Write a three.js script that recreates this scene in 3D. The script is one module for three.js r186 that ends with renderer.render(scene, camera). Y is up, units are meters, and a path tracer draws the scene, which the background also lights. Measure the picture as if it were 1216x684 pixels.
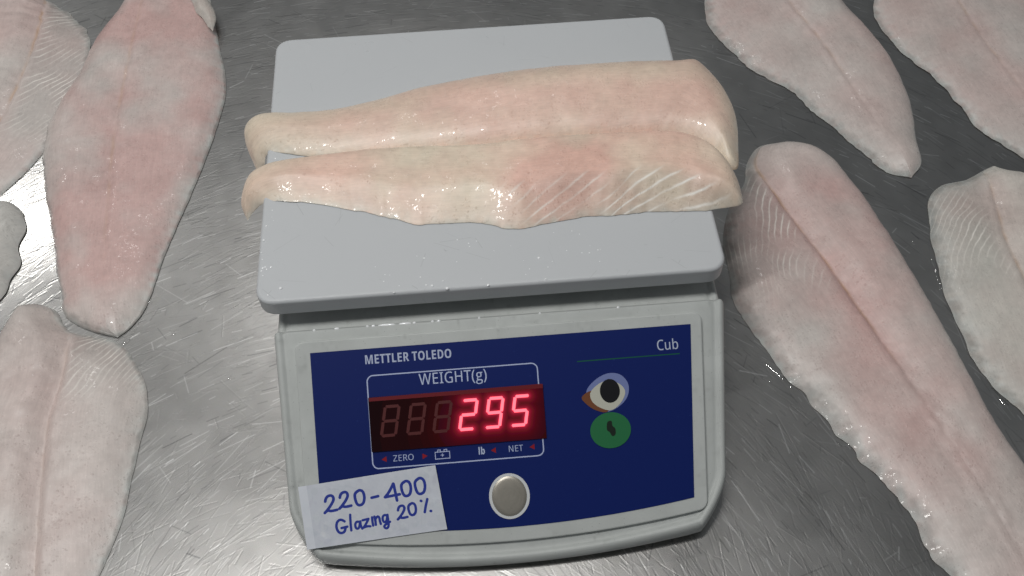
import * as THREE from 'three';
import { mergeGeometries } from 'three/addons/utils/BufferGeometryUtils.js';

// ---------------------------------------------------------------- camera, light, exposure
const scene = new THREE.Scene();
const camera = new THREE.PerspectiveCamera(33.13, 1216 / 684, 0.02, 30);
camera.position.set(-0.00841, 0.47013, 0.36126);
camera.up.set(0.07443, 0.56803, -0.81964);
camera.lookAt(0.011897, 0.017527, 0.04944);
scene.add(camera);

scene.background = new THREE.Color(0.085, 0.09, 0.093);    // the dim grey room all round
function unseenTube(x, z, y, w, l, power, turn) {                   // unseen lamps above the frame, the last one added for glints
  const a = new THREE.RectAreaLight(new THREE.Color(1, 0.985, 0.95), power, w, l);
  a.position.set(x, y, z); a.rotation.set(-Math.PI / 2, 0, turn || 0); a.castShadow = true;
  scene.add(a);
}
unseenTube(-0.36, 0.14, 1.4, 0.8, 0.05, 62, 0.35);
unseenTube(-1.7, -2.0, 2.3, 0.6, 0.12, 16, 0.3);
unseenTube(-0.25, -1.5, 2.3, 1.1, 0.03, 34, 0.1);  // added lamp with no known source, puts glints on the wet flesh

const renderer = new THREE.WebGLRenderer({ antialias: true });
renderer.setSize(1024, 576);
renderer.toneMapping = THREE.LinearToneMapping;
renderer.toneMappingExposure = 1.44;
renderer.shadowMap.enabled = true;

// ---------------------------------------------------------------- helpers
const clamp = (x, a = 0, b = 1) => Math.min(b, Math.max(a, x)), mix = (a, b, t) => a + (b - a) * t;
const smooth = (a, b, x) => { const t = clamp((x - a) / (b - a)); return t * t * (3 - 2 * t); };
function rng(seed) { let s = seed >>> 0; return () => { s = (s + 0x6d2b79f5) >>> 0; let t = Math.imul(s ^ (s >>> 15), 1 | s); t = (t + Math.imul(t ^ (t >>> 7), 61 | t)) ^ t; return ((t ^ (t >>> 14)) >>> 0) / 4294967296; }; }
const hash = (x, y) => { let h = Math.imul(x | 0, 374761393) + Math.imul(y | 0, 668265263); h = Math.imul(h ^ (h >>> 13), 1274126177); return ((h ^ (h >>> 16)) >>> 0) / 4294967296; };
function noise(x, y) {
  const i = Math.floor(x), j = Math.floor(y), a = x - i, b = y - j, u = a * a * (3 - 2 * a), v = b * b * (3 - 2 * b);
  return mix(mix(hash(i, j), hash(i + 1, j), u), mix(hash(i, j + 1), hash(i + 1, j + 1), u), v) * 2 - 1;
}
function fbm(x, y, n = 4) { let s = 0, a = 0.5; for (let k = 0; k < n; k++) { s += a * noise(x, y); x = x * 2.03 + 17.1; y = y * 2.03 + 9.7; a *= 0.5; } return s; }
const V3 = (x, y, z) => new THREE.Vector3(x, y, z);
function numbered(name) { const n = (numbered.n ??= {}); n[name] = (n[name] ?? -1) + 1; return n[name] ? name + '_' + String(n[name]).padStart(3, '0') : name; }
function mesh(name, geometry, material, parent) {
  const m = new THREE.Mesh(geometry, material);
  m.name = numbered(name); m.castShadow = m.receiveShadow = true; parent.add(m);
  return m;
}
function thing(name, label, category, base, group) {
  const g = new THREE.Group(); g.name = numbered(name); g.position.copy(base); g.userData = { label, category };
  if (group) g.userData.group = group;
  scene.add(g); return g;
}
function dataTexture(w, h, f, srgb) {                          // f(x, y) -> [r, g, b, a] 0..1
  const d = new Uint8Array(w * h * 4);
  for (let y = 0; y < h; y++) for (let x = 0; x < w; x++) { const c = f(x, y); for (let k = 0; k < 4; k++) d[(y * w + x) * 4 + k] = clamp(Math.round((c[k] ?? 1) * 255), 0, 255); }
  const t = new THREE.DataTexture(d, w, h); t.magFilter = t.minFilter = THREE.LinearFilter; t.needsUpdate = true;
  if (srgb) t.colorSpace = THREE.SRGBColorSpace;
  return t;
}
const toSRGB = (x) => (x <= 0.0031308 ? x * 12.92 : 1.055 * Math.pow(x, 1 / 2.4) - 0.055);
function canvasTexture(w, h, draw, srgb) {
  const c = document.createElement('canvas'); c.width = w; c.height = h; draw(c.getContext('2d'), w, h);
  const t = new THREE.CanvasTexture(c); if (srgb) t.colorSpace = THREE.SRGBColorSpace; t.magFilter = THREE.LinearFilter; return t;
}

// ---------------------------------------------------------------- the steel table
{
  const X0 = -0.43, Z0 = -0.42, SIZE = 0.86, N = 2048, k = N / SIZE;
  const strokes = (g, base, tone) => {
    g.fillStyle = base; g.fillRect(0, 0, N, N); g.lineCap = 'round';
    const R = rng(77);
    for (let i = 0; i < 30000; i++) {                            // short arcs about the lamp reflection, its halo shaped into scratches, plus strays
      const stray = R() < 0.08, px = R() * N, py = R() * N, wx = px / k + X0, wz = py / k + Z0, film = smooth(0.14, 0.2, wx) * smooth(0.09, 0.02, wz + 0.25 * (0.25 - wx)), cx = (-0.07 - X0) * k + (R() - 0.5) * 300, cy = (0.27 - Z0) * k + (R() - 0.5) * 300;
      const r = Math.hypot(px - cx, py - cy), a = stray ? R() * 6.3 : Math.atan2(py - cy, px - cx) + Math.PI / 2 + (R() - 0.5) * 0.5;
      const len = (stray ? 10 + R() * R() * R() * 140 : 8 + R() * R() * 62), bend = (R() - 0.5) * 0.05;
      if (R() < film * 0.85) continue;                          // a film of melt water hides the scratches on the right
      g.strokeStyle = tone(R(), stray); g.lineWidth = 0.5 + R() * R() * 0.75;
      g.beginPath(); g.moveTo(px, py);
      g.quadraticCurveTo(px + Math.cos(a) * len / 2, py + Math.sin(a) * len / 2, px + Math.cos(a + bend) * len, py + Math.sin(a + bend) * len); g.stroke();
    }
  };
  const bump = canvasTexture(N, N, (g) => strokes(g, '#808080', (r) => (r < 0.6 ? `rgba(40,40,40,${0.25 + r * 0.6})` : `rgba(225,225,225,${r * 0.55})`)));
  const rough = canvasTexture(1024, 1024, (g) => {
    const im = g.createImageData(1024, 1024);
    for (let y = 0; y < 1024; y++) for (let x = 0; x < 1024; x++) {
      const u = x / 1024 * SIZE + X0, v = y / 1024 * SIZE + Z0, n = fbm(u * 14, v * 14, 4), wet = smooth(-0.05, 0.25, fbm(u * 22 + 5, v * 22, 3));
      const pool = smooth(0.085, 0.03, Math.hypot(u + 0.29, (v + 0.03) * 0.8) + 0.03 * n), q = (0.34 + n * 0.04 - 0.03 * wet - 0.16 * pool) * 255, o = (y * 1024 + x) * 4;
      im.data[o] = im.data[o + 1] = im.data[o + 2] = q; im.data[o + 3] = 255;
    }
    g.putImageData(im, 0, 0);
  });
  const tint = canvasTexture(N, N, (g) => {
    const im = g.createImageData(512, 512), c = document.createElement('canvas'); c.width = c.height = 512;
    for (let y = 0; y < 512; y++) for (let x = 0; x < 512; x++) {
      const n = fbm(x * 0.024, y * 0.024, 4) * 0.05 + fbm(x * 0.18, y * 0.18, 2) * 0.04, o = (y * 512 + x) * 4;
      im.data[o] = (0.685 + n) * 255; im.data[o + 1] = (0.68 + n) * 255; im.data[o + 2] = (0.675 + n) * 255; im.data[o + 3] = 255;
    }
    c.getContext('2d').putImageData(im, 0, 0); g.drawImage(c, 0, 0, N, N);
    const R = rng(78); g.lineCap = 'round';
    for (let i = 0; i < 15000; i++) {
      const px = R() * N, py = R() * N, cx = (-0.07 - X0) * k, cy = (0.27 - Z0) * k, stray = R() < 0.12, a = stray ? R() * 6.3 : Math.atan2(py - cy, px - cx) + Math.PI / 2 + (R() - 0.5) * 0.4, l = 6 + R() * R() * 70;
      g.strokeStyle = R() < 0.5 ? `rgba(255,255,255,${0.15 + R() * 0.6})` : `rgba(80,80,82,${0.1 + R() * 0.4})`; g.lineWidth = 0.6 + R() * R() * 1.0;  // scratch lines with lamp glints painted into the colour, circling its reflection
      g.beginPath(); g.moveTo(px, py); g.lineTo(px + Math.cos(a) * l, py + Math.sin(a) * l); g.stroke();
    }
  }, true);
  const m = new THREE.MeshPhysicalMaterial({ name: 'scoured steel', color: 0xffffff, map: tint, metalness: 1, roughness: 1, roughnessMap: rough, bumpMap: bump, bumpScale: 0.00022 });
  for (const t of [bump, rough, tint]) { t.wrapS = t.wrapT = THREE.MirroredRepeatWrapping; }
  const W = 2, D = 1.8, g = new THREE.BoxGeometry(W, 0.004, D), p = g.attributes.position, uv = g.attributes.uv;
  for (let i = 0; i < p.count; i++) uv.setXY(i, (p.getX(i) - X0) / SIZE, 1 - (p.getZ(i) - 0.1 - Z0) / SIZE);
  g.translate(0, -0.002, -0.1);
  const t = mesh('table_top', g, m, scene);
  t.userData = { kind: 'structure', label: 'scratched wet stainless steel table top under the scale and fillets' };
}

// ---------------------------------------------------------------- the scale
const HP = 0.085;                                               // height of the weighing platform
const grain = dataTexture(256, 256, (x, y) => { const n = 0.5 + 0.5 * noise(x * 0.5, y * 0.5) * 0.6 + (hash(x, y) - 0.5) * 0.35; return [n, n, n, 1]; });
grain.wrapS = grain.wrapT = THREE.RepeatWrapping; grain.repeat.set(30, 30);
const grime = canvasTexture(512, 512, (g) => {
  const im = g.createImageData(512, 512);
  for (let y = 0; y < 512; y++) for (let x = 0; x < 512; x++) {
    const n = 0.96 + fbm(x * 0.02, y * 0.02, 4) * 0.04 - 0.12 * Math.pow(clamp(noise(x * 0.11, y * 0.11) * noise(x * 0.023 + 9, y * 0.023)), 2) - (hash(x, y) > 0.9985 ? 0.25 : 0), o = (y * 512 + x) * 4;
    im.data[o] = n * 255; im.data[o + 1] = n * 255; im.data[o + 2] = n * 254; im.data[o + 3] = 255;
  }
  g.putImageData(im, 0, 0);
}, true);
const plastic = new THREE.MeshPhysicalMaterial({ name: 'grey scale plastic', color: new THREE.Color(0.56, 0.585, 0.58), roughness: 0.42, bumpMap: grain, bumpScale: 0.00006, map: grime });
const platePlastic = new THREE.MeshPhysicalMaterial({ name: 'pale grey platform plastic', color: new THREE.Color(0.6, 0.62, 0.645), roughness: 0.45, bumpMap: grain, bumpScale: 0.00005 });
grime.wrapS = grime.wrapT = THREE.RepeatWrapping;
const smear = dataTexture(512, 512, (x, y) => { const n = 0.44 + 0.22 * fbm(x * 0.011, y * 0.02, 4) + 0.08 * fbm(x * 0.09, y * 0.09, 2); return [n, n, n, 1]; });
const scuffs = canvasTexture(1024, 1024, (g) => {
  g.fillStyle = '#f6f6f6'; g.fillRect(0, 0, 1024, 1024); const R = rng(31);
  for (let i = 0; i < 260; i++) { g.strokeStyle = R() < 0.5 ? `rgba(255,255,255,${R() * 0.5})` : `rgba(120,122,120,${R() * 0.22})`; g.lineWidth = 0.6 + R(); const x = R() * 1024, y = R() * 1024, a = R() * 6.3, l = 5 + R() * R() * 90; g.beginPath(); g.moveTo(x, y); g.lineTo(x + Math.cos(a) * l, y + Math.sin(a) * l); g.stroke(); }
}, true);
for (const t of [smear, scuffs]) t.wrapS = t.wrapT = THREE.RepeatWrapping;
platePlastic.roughness = 1; platePlastic.roughnessMap = smear; platePlastic.map = scuffs;
const BASE = V3(0, 0, 0.055);
const scale = thing('weighing_scale', 'grey digital scale with blue front panel and red display reading 295', 'kitchen scale', BASE);
const local = (g) => g.translate(-BASE.x, -BASE.y, -BASE.z);
// the sloping front: u to the right, v down the slope, n out of it (mm)
const SL = 0.62, SN = Math.hypot(1, SL), PY = 66, PZ = 112.28;
const slope = (u, v, n = 0) => V3(u, PY - v * SL / SN + n / SN, PZ + v / SN + n * SL / SN).multiplyScalar(0.001);
const slopeMatrix = new THREE.Matrix4().makeBasis(V3(0.001, 0, 0), V3(0, SL / SN, -1 / SN).multiplyScalar(0.001), V3(0, 1 / SN, SL / SN).multiplyScalar(0.001)).setPosition(slope(0, 0));
const onSlope = (g) => local(g.applyMatrix4(slopeMatrix));      // geometry in (u, -v, n) millimetres
const boxUV = (g, k = 8) => { const p = g.attributes.position, n = g.attributes.normal, uv = new Float32Array(p.count * 2); for (let i = 0; i < p.count; i++) { const ax = Math.abs(n.getX(i)), ay = Math.abs(n.getY(i)), az = Math.abs(n.getZ(i)); uv[i * 2] = (ax > ay && ax > az ? p.getZ(i) : p.getX(i)) * k; uv[i * 2 + 1] = (ay >= ax && ay >= az ? p.getZ(i) : p.getY(i)) * k; } g.setAttribute('uv', new THREE.BufferAttribute(uv, 2)); return g; };

{ // body: top grid in rows from the back to the bowed front, then a rolled rim down to the base
  const NX = 72, rows = [];
  const bow = (x) => 101 - 0.00085 * x * x;                      // v of the front edge
  const hwTop = 104.5, hwEnd = 99.5;
  const row = (f) => { const r = []; for (let j = 0; j <= NX; j++) r.push(f(j / NX * 2 - 1)); rows.push(r); };
  for (const z of [-88, -84, -70, -40, 0, 40, 80, 97]) row((s) => V3(2.6 + s * (hwTop - (z < -86 ? 4 : 0)), 63, z));
  for (const [y, z] of [[63.2, 98.6], [64.2, 99.3], [67.2, 99.9], [68.6, 100.6], [69.2, 101.5]]) row((s) => V3(2.6 + s * hwTop, y, z));
  for (let i = 0; i <= 40; i++) {
    const r = Math.pow(i / 40, 0.9);
    row((s) => {
      const hw = mix(hwTop, hwEnd, r), cx = mix(2.6, 0, r), x0 = cx + s * hw, v = mix(-10.4, bow(x0), r);
      const cut = Math.pow(clamp((v - 72) / 23), 1.5) * 11;      // the front corners are cut off
      const x = cx + s * (hw - cut);
      const q = slope(x, v, -2.4).multiplyScalar(1000);
      return V3(q.x, q.y, q.z);
    });
  }
  const P = [], I = [], NR = rows.length, W = NX + 1;
  for (const r of rows) for (const p of r) P.push(p);
  for (let i = 0; i < NR - 1; i++) for (let j = 0; j < NX; j++) { const a = i * W + j; I.push(a, a + W, a + 1, a + 1, a + W, a + W + 1); }
  const loop = [];
  for (let i = 0; i < NR; i++) loop.push(i * W); for (let j = 1; j < NX; j++) loop.push((NR - 1) * W + j);
  for (let i = NR - 1; i >= 0; i--) loop.push(i * W + NX); for (let j = NX - 1; j > 0; j--) loop.push(j);
  const L = loop.length, out = [];
  for (let i = 0; i < L; i++) {
    let a = P[loop[(i + L - 3) % L]], b = P[loop[(i + 3) % L]], d = V3(b.x - a.x, 0, b.z - a.z).normalize();
    out.push(V3(-d.z, 0, d.x));
  }
  for (let k = 0; k < 6; k++) { const s = out.map((v, i) => v.clone().add(out[(i + 1) % L]).add(out[(i + L - 1) % L]).normalize()); s.forEach((v, i) => out[i].copy(v)); }
  const prof = [[1, -0.5], [1.9, -0.8], [2.6, -0.6], [3.2, -0.1], [4, 0.35], [4.8, 0.4], [5.6, 0], [6.4, -1], [6.9, -2.6]];
  let prev = loop;
  const ring = (f) => { const now = []; for (let i = 0; i < L; i++) { now.push(P.length); P.push(f(P[loop[i]], out[i])); } for (let i = 0; i < L; i++) { const k = (i + 1) % L; I.push(prev[i], now[i], prev[k], prev[k], now[i], now[k]); } prev = now; };
  for (const [o, dy] of prof) ring((p, n) => V3(p.x + n.x * o, p.y + dy, p.z + n.z * o));
  for (const [o, t] of [[7.1, 0.25], [7.2, 0.6], [7.1, 0.9]]) ring((p, n) => V3(p.x + n.x * o, mix(p.y - 2.6, 5.5, t), p.z + n.z * o));
  ring((p, n) => V3(p.x + n.x * 6.2, 4.8, p.z + n.z * 6.2)); ring((p, n) => V3(p.x + n.x * 2, 4.6, p.z + n.z * 2));
  const c = P.length; P.push(V3(0, 4.6, 50)); for (let i = 0; i < L; i++) I.push(prev[i], c, prev[(i + 1) % L]);
  const g = new THREE.BufferGeometry();
  g.setAttribute('position', new THREE.Float32BufferAttribute(P.flatMap((p) => [p.x / 1000, p.y / 1000, p.z / 1000]), 3)); g.setIndex(I); g.computeVertexNormals();
  mesh('body', local(boxUV(g)), plastic, scale);
}
for (const [x, z] of [[-82, 170], [82, 170], [-85, -65], [88, -65]]) { const g = new THREE.CylinderGeometry(0.011, 0.012, 0.0048, 24); g.translate(x / 1000, 0.0024, z / 1000); mesh('foot', local(g), new THREE.MeshStandardMaterial({ name: 'dark rubber', color: 0x111111, roughness: 0.8 }), scale); }

function roundedShape(pts, r) {                                 // polygon with rounded corners
  const s = new THREE.Shape(), n = pts.length;
  for (let i = 0; i < n; i++) {
    const p = pts[i], a = pts[(i + n - 1) % n], b = pts[(i + 1) % n], ra = Array.isArray(r) ? r[i] : r;
    const la = Math.hypot(a[0] - p[0], a[1] - p[1]), lb = Math.hypot(b[0] - p[0], b[1] - p[1]);
    const q = [p[0] + (a[0] - p[0]) * ra / la, p[1] + (a[1] - p[1]) * ra / la], w = [p[0] + (b[0] - p[0]) * ra / lb, p[1] + (b[1] - p[1]) * ra / lb];
    i ? s.lineTo(...q) : s.moveTo(...q); if (ra > 0) s.quadraticCurveTo(p[0], p[1], w[0], w[1]);
  }
  s.closePath(); return s;
}
function bowed(tl, tr, hwl, hwr, top, mid, k, rTop, rEnd) {     // the panel outline: straight top, bowed lower edge
  const s = new THREE.Shape();
  s.moveTo(tl, -top - rTop); s.quadraticCurveTo(tl, -top, tl + rTop, -top); s.lineTo(tr - rTop, -top); s.quadraticCurveTo(tr, -top, tr, -top - rTop);
  const low = (u) => -(mid - k * u * u);
  s.lineTo(hwr, low(hwr) + rEnd); s.quadraticCurveTo(hwr, low(hwr), hwr - rEnd, low(hwr - rEnd));
  for (let i = 1; i <= 30; i++) { const u = mix(hwr - rEnd, hwl + rEnd, i / 30); s.lineTo(u, low(u)); }
  s.quadraticCurveTo(hwl, low(hwl), hwl, low(hwl) + rEnd); s.closePath();
  return s;
}
const bezelG = new THREE.ExtrudeGeometry(bowed(-97.7, 100.6, -97.4, 96, -5, 97.6, 0.00085, 4, 4), { depth: 2.4, bevelEnabled: true, bevelSize: 0.8, bevelThickness: 0.7, bevelSegments: 3 });
bezelG.translate(0, 0, -3.1);
mesh('bezel', boxUV(onSlope(bezelG)), plastic, scale);

// the printed film
const FU = [-96, 100], FV = [-6, 100], ppm = 10;
const film = canvasTexture((FU[1] - FU[0]) * ppm, (FV[1] - FV[0]) * ppm, (g, w, h) => {
  g.fillStyle = '#091e60'; g.fillRect(0, 0, w, h);
  g.setTransform(ppm, 0, 0, ppm, -FU[0] * ppm, -FV[0] * ppm);
  const text = (s, u0, u1, base, cap, weight, color) => {       // text fitted between u0 and u1, capitals cap mm high
    g.save(); g.font = `${weight} 10px sans-serif`; const m = g.measureText(s).width; g.translate(u0, base); g.scale((u1 - u0) / m, cap / 7.14); g.fillStyle = color; g.fillText(s, 0, 0); g.restore();
  };
  text('METTLER TOLEDO', -65.3, -22.6, 7.7, 4.3, 'bold', '#b3bbd3');
  text('WEIGHT(g)', -39.6, -6.2, 19.7, 5.4, 'normal', '#b9c3dc');
  text('Cub', 77.8, 88.9, 11.9, 5, 'normal', '#bcc4d6');
  text('ZERO', -54.8, -44.4, 55.5, 3, 'normal', '#aeb8d4');
  text('lb', -13.4, -9.9, 55.5, 3.4, 'bold', '#b8c2da');
  text('NET', 1.2, 8.6, 55.4, 3, 'normal', '#aeb8d4');
  g.strokeStyle = '#175c3a'; g.lineWidth = 0.5; g.beginPath(); g.moveTo(38.2, 14.1); g.lineTo(89, 14.1); g.stroke();
  g.strokeStyle = '#b4bddb'; g.lineWidth = 0.62; g.beginPath(); g.roundRect(-64.6, 13.2, 83.1, 45, 3); g.stroke();
  g.lineWidth = 0.4; g.strokeRect(-34.2, 52.6, 7, 3.3); g.beginPath(); g.moveTo(-32.9, 52.4); g.lineTo(-32.9, 51.6); g.lineTo(-31.6, 51.6); g.lineTo(-31.6, 52.4); g.moveTo(-29.8, 52.4); g.lineTo(-29.8, 51.6); g.lineTo(-28.5, 51.6); g.lineTo(-28.5, 52.4); g.moveTo(-31.6, 54.2); g.lineTo(-29.9, 54.2); g.moveTo(-30.75, 53.4); g.lineTo(-30.75, 55); g.stroke();
  g.fillStyle = '#8c1a26';
  for (const [u, v, d] of [[-59, 54, -1], [-39.2, 54, 1], [-5.9, 53.9, -1], [13, 53.7, -1]]) { g.beginPath(); g.moveTo(u + 1.3 * d, v); g.lineTo(u - 1.2 * d, v - 1.4); g.lineTo(u - 1.2 * d, v + 1.4); g.fill(); }
  g.strokeStyle = '#c7ccd0'; g.lineWidth = 0.9;
  g.setTransform(1, 0, 0, 1, 0, 0);
  const R = rng(5);
  for (let i = 0; i < 260; i++) { g.fillStyle = `rgba(150,165,210,${R() * 0.12})`; g.beginPath(); g.ellipse(R() * w, R() * h, 1 + R() * 5, 1 + R() * 3, R() * 3, 0, 7); g.fill(); }
  for (let i = 0; i < 40; i++) { g.strokeStyle = `rgba(170,180,220,${R() * 0.09})`; g.lineWidth = 1; const x = R() * w, y = R() * h; g.beginPath(); g.moveTo(x, y); g.lineTo(x + (R() - 0.5) * 120, y + (R() - 0.5) * 60); g.stroke(); }
}, true);
const filmUV = (g) => { const p = g.attributes.position, uv = g.attributes.uv; for (let i = 0; i < p.count; i++) uv.setXY(i, (p.getX(i) - FU[0]) / (FU[1] - FU[0]), 1 - (-p.getY(i) - FV[0]) / (FV[1] - FV[0])); return g; };
const flat = (shape, n0, depth) => { const g = new THREE.ExtrudeGeometry(shape, { depth, bevelEnabled: false, curveSegments: 32 }); g.translate(0, 0, n0); return g; };
mesh('display_panel', onSlope(filmUV(flat(bowed(-91.2, 95.6, -91, 90.2, 0, 91.4, 0.00085, 0.3, 0.3), 0.02, 0.25))), new THREE.MeshPhysicalMaterial({ name: 'blue printed film', map: film, roughness: 0.42, specularIntensity: 0.5 }), scale);

// the red window with six digits
const segs = { a: 1, b: 2, c: 4, d: 8, e: 16, f: 32, g: 64 }, lit = { 2: 'abged', 9: 'abfgcd', 5: 'afgcd' };
const DH = 13.9, DW = 6.8, LEAN = 0.2, VT = 28.7;
const skew = (x, y, u0) => [u0 + x + (DH - y) * LEAN, VT + y];   // digit cell to panel (u, v)
const bars = { a: [[0.5, 0], [DW - 0.5, 0]], g: [[0.5, DH / 2], [DW - 0.5, DH / 2]], d: [[0.5, DH], [DW - 0.5, DH]], f: [[0, 0.6], [0, DH / 2 - 0.6]], e: [[0, DH / 2 + 0.6], [0, DH - 0.6]], b: [[DW, 0.6], [DW, DH / 2 - 0.6]], c: [[DW, DH / 2 + 0.6], [DW, DH - 0.6]] };
const digitU = [-59.4, -46.75, -34.1, -21.5, -8.85, 3.8], shown = [0, 0, 0, 2, 9, 5];
const WU = [-64.6, 20.4], WV = [23.7, 50];
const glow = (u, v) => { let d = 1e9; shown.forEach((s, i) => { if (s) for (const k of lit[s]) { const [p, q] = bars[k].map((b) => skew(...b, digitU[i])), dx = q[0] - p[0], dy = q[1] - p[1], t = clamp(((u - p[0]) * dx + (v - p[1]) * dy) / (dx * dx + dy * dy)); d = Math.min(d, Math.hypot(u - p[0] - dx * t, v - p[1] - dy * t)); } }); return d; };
const haloMap = dataTexture(340, 106, (x, y) => { const d = glow(mix(...WU, x / 339), mix(WV[1], WV[0], y / 105)); const r = 0.75 * Math.exp(-d / 0.8) + 0.2 * Math.exp(-d / 2.6) + 0.05 * Math.exp(-d / 12); return [r, r * 0.02 + 0.04 * Math.exp(-d / 0.5), r * 0.08 + 0.06 * Math.exp(-d / 0.5), 1]; });  // glow and bleed of the digits painted into the window as emission
const windowG = flat(roundedShape([[WU[0], -WV[0]], [WU[1], -WV[0]], [WU[1], -WV[1]], [WU[0], -WV[1]]], 0.6), 0.2, 0.9);
{ const p = windowG.attributes.position, uv = windowG.attributes.uv; for (let i = 0; i < p.count; i++) uv.setXY(i, (p.getX(i) - WU[0]) / (WU[1] - WU[0]), (p.getY(i) + WV[1]) / (WV[1] - WV[0])); }
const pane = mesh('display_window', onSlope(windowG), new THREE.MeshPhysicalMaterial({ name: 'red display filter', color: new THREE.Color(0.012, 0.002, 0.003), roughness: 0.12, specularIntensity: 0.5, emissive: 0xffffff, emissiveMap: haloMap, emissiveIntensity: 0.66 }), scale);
mesh('upper_edge', onSlope(flat(roundedShape([[WU[0] + 0.3, -WV[0] - 0.1], [WU[1], -WV[0] + 0.2], [WU[1], -WV[0] - 1.9], [WU[0] + 0.3, -WV[0] - 1.9]], 0.3), 1.1, 0.25)), new THREE.MeshPhysicalMaterial({ name: 'red rim painted lit', color: new THREE.Color(0.14, 0.006, 0.012), roughness: 0.35 }), pane);  // brighter red puts the lit look of this edge into its colour
const litMat = new THREE.MeshStandardMaterial({ name: 'lit led', color: new THREE.Color(0.3, 0.05, 0.07), emissive: new THREE.Color(1.7, 0.17, 0.22), emissiveIntensity: 1 }), darkMat = new THREE.MeshStandardMaterial({ name: 'unlit led', color: new THREE.Color(0.075, 0.004, 0.005), roughness: 0.5 });
digitU.forEach((u0, i) => {
  const on = [], off = [];
  for (const k in bars) {
    const [p, q] = bars[k].map((b) => skew(...b, u0)), dx = q[0] - p[0], dy = q[1] - p[1], l = Math.hypot(dx, dy), w = 0.72, nx = -dy / l * w, ny = dx / l * w, ex = dx / l * 0.4, ey = dy / l * 0.4;
    const s = new THREE.Shape([[p[0] - ex, p[1] - ey], [p[0] + nx, p[1] + ny], [q[0] + nx, q[1] + ny], [q[0] + ex, q[1] + ey], [q[0] - nx, q[1] - ny], [p[0] - nx, p[1] - ny]].map(([a, b]) => new THREE.Vector2(a, -b)));
    if (!shown[i]) off.push(flat(s, 1.1, 0.06)); else if (lit[shown[i]].includes(k)) on.push(flat(s, 1.1, 0.12));
  }
  if (on.length) { const d = mesh('lit_digit', onSlope(mergeGeometries(on)), litMat, pane); d.userData.label = 'red lit digit ' + shown[i]; }
  else mesh('unlit_digit', onSlope(mergeGeometries(off)), darkMat, pane);
});
{ const dot = new THREE.Shape(); dot.absellipse(-10.3, -39.3, 0.6, 0.6, 0, 7); mesh('decimal_point', onSlope(flat(dot, 1.1, 0.1)), darkMat, pane);
  const l = new THREE.RectAreaLight(new THREE.Color(1, 0.03, 0.08), 0.8, 0.036, 0.015), c = slope(-3, 36, 2.2); l.position.copy(c); l.lookAt(c.clone().add(V3(0, 1 / SN, SL / SN))); scene.add(l); }

// the printed eye, the green key and the silver key
const ell = (cu, cv, ru, rv, rot = 0) => { const s = new THREE.Shape(); s.absellipse(cu, -cv, ru, rv, 0, Math.PI * 2, false, rot); return s; };
const ink = (name, r, g, b, rough = 0.5) => new THREE.MeshPhysicalMaterial({ name, color: new THREE.Color(r, g, b), roughness: rough });
const curved = (pts) => { const s = new THREE.Shape(); s.setFromPoints(new THREE.CatmullRomCurve3(pts.map(([u, v]) => V3(u, -v, 0)), true).getPoints(60).map((p) => new THREE.Vector2(p.x, p.y))); return s; };
const eye = mesh('eye_emblem', onSlope(flat(curved([[41.5, 29.5], [46, 24], [53, 21], [59, 22.2], [62.4, 27], [61.5, 33], [57, 37.5], [51, 39.6], [45.5, 37.5]]), 0.28, 0.1)), ink('pale blue print', 0.16, 0.2, 0.42), scale);
mesh('eye_corner', onSlope(flat(curved([[39, 32], [42, 29.4], [46.5, 29], [47, 34], [52, 38.4], [50.5, 39.8], [45, 38.2], [41, 35]]), 0.385, 0.06)), ink('brown print', 0.16, 0.05, 0.015), eye);
mesh('eye_white', onSlope(flat(curved([[43.4, 30], [47.5, 26], [53, 24.4], [58.6, 27], [60.6, 30.5], [58, 35.8], [53, 39], [47.4, 37.2], [44, 34]]), 0.45, 0.06)), ink('off white print', 0.5, 0.5, 0.43), eye);
mesh('pupil', onSlope(flat(ell(53.1, 29.6, 4.9, 5.8), 0.515, 0.06)), ink('black print', 0.004, 0.004, 0.006, 0.35), eye);
const green = mesh('green_key', onSlope(flat(ell(51.9, 48.7, 10, 8.7, 0.1), 0.28, 0.35)), ink('green print', 0.008, 0.14, 0.045), scale);
mesh('key_symbol', onSlope(flat(curved([[50.8, 44.5], [52.6, 44.2], [53, 46.6], [54.2, 48], [54, 51], [52.6, 51.6], [51.2, 49.4], [50.2, 48.6]]), 0.64, 0.06)), ink('black print', 0.004, 0.012, 0.006, 0.4), green);
const key = mesh('silver_key', onSlope(flat(ell(0.2, 76.5, 9.9, 11), 0.28, 0.2)), ink('white ring print', 0.62, 0.64, 0.66), scale);
{ const pts = [], N = 14; for (let i = 0; i <= N; i++) { const r = i / N; pts.push(new THREE.Vector2(r, 0.9 * Math.sqrt(Math.max(0, 1 - Math.pow(r, 4))))); } const g = new THREE.LatheGeometry(pts.reverse(), 48); g.rotateX(Math.PI / 2); g.scale(8.5, 9.7, 0.8); g.translate(0.2, -76.5, 0.48); mesh('button', onSlope(g), new THREE.MeshPhysicalMaterial({ name: 'silver beige key', color: new THREE.Color(0.46, 0.43, 0.38), roughness: 0.42, metalness: 0.7, map: grime }), key); }

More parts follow.
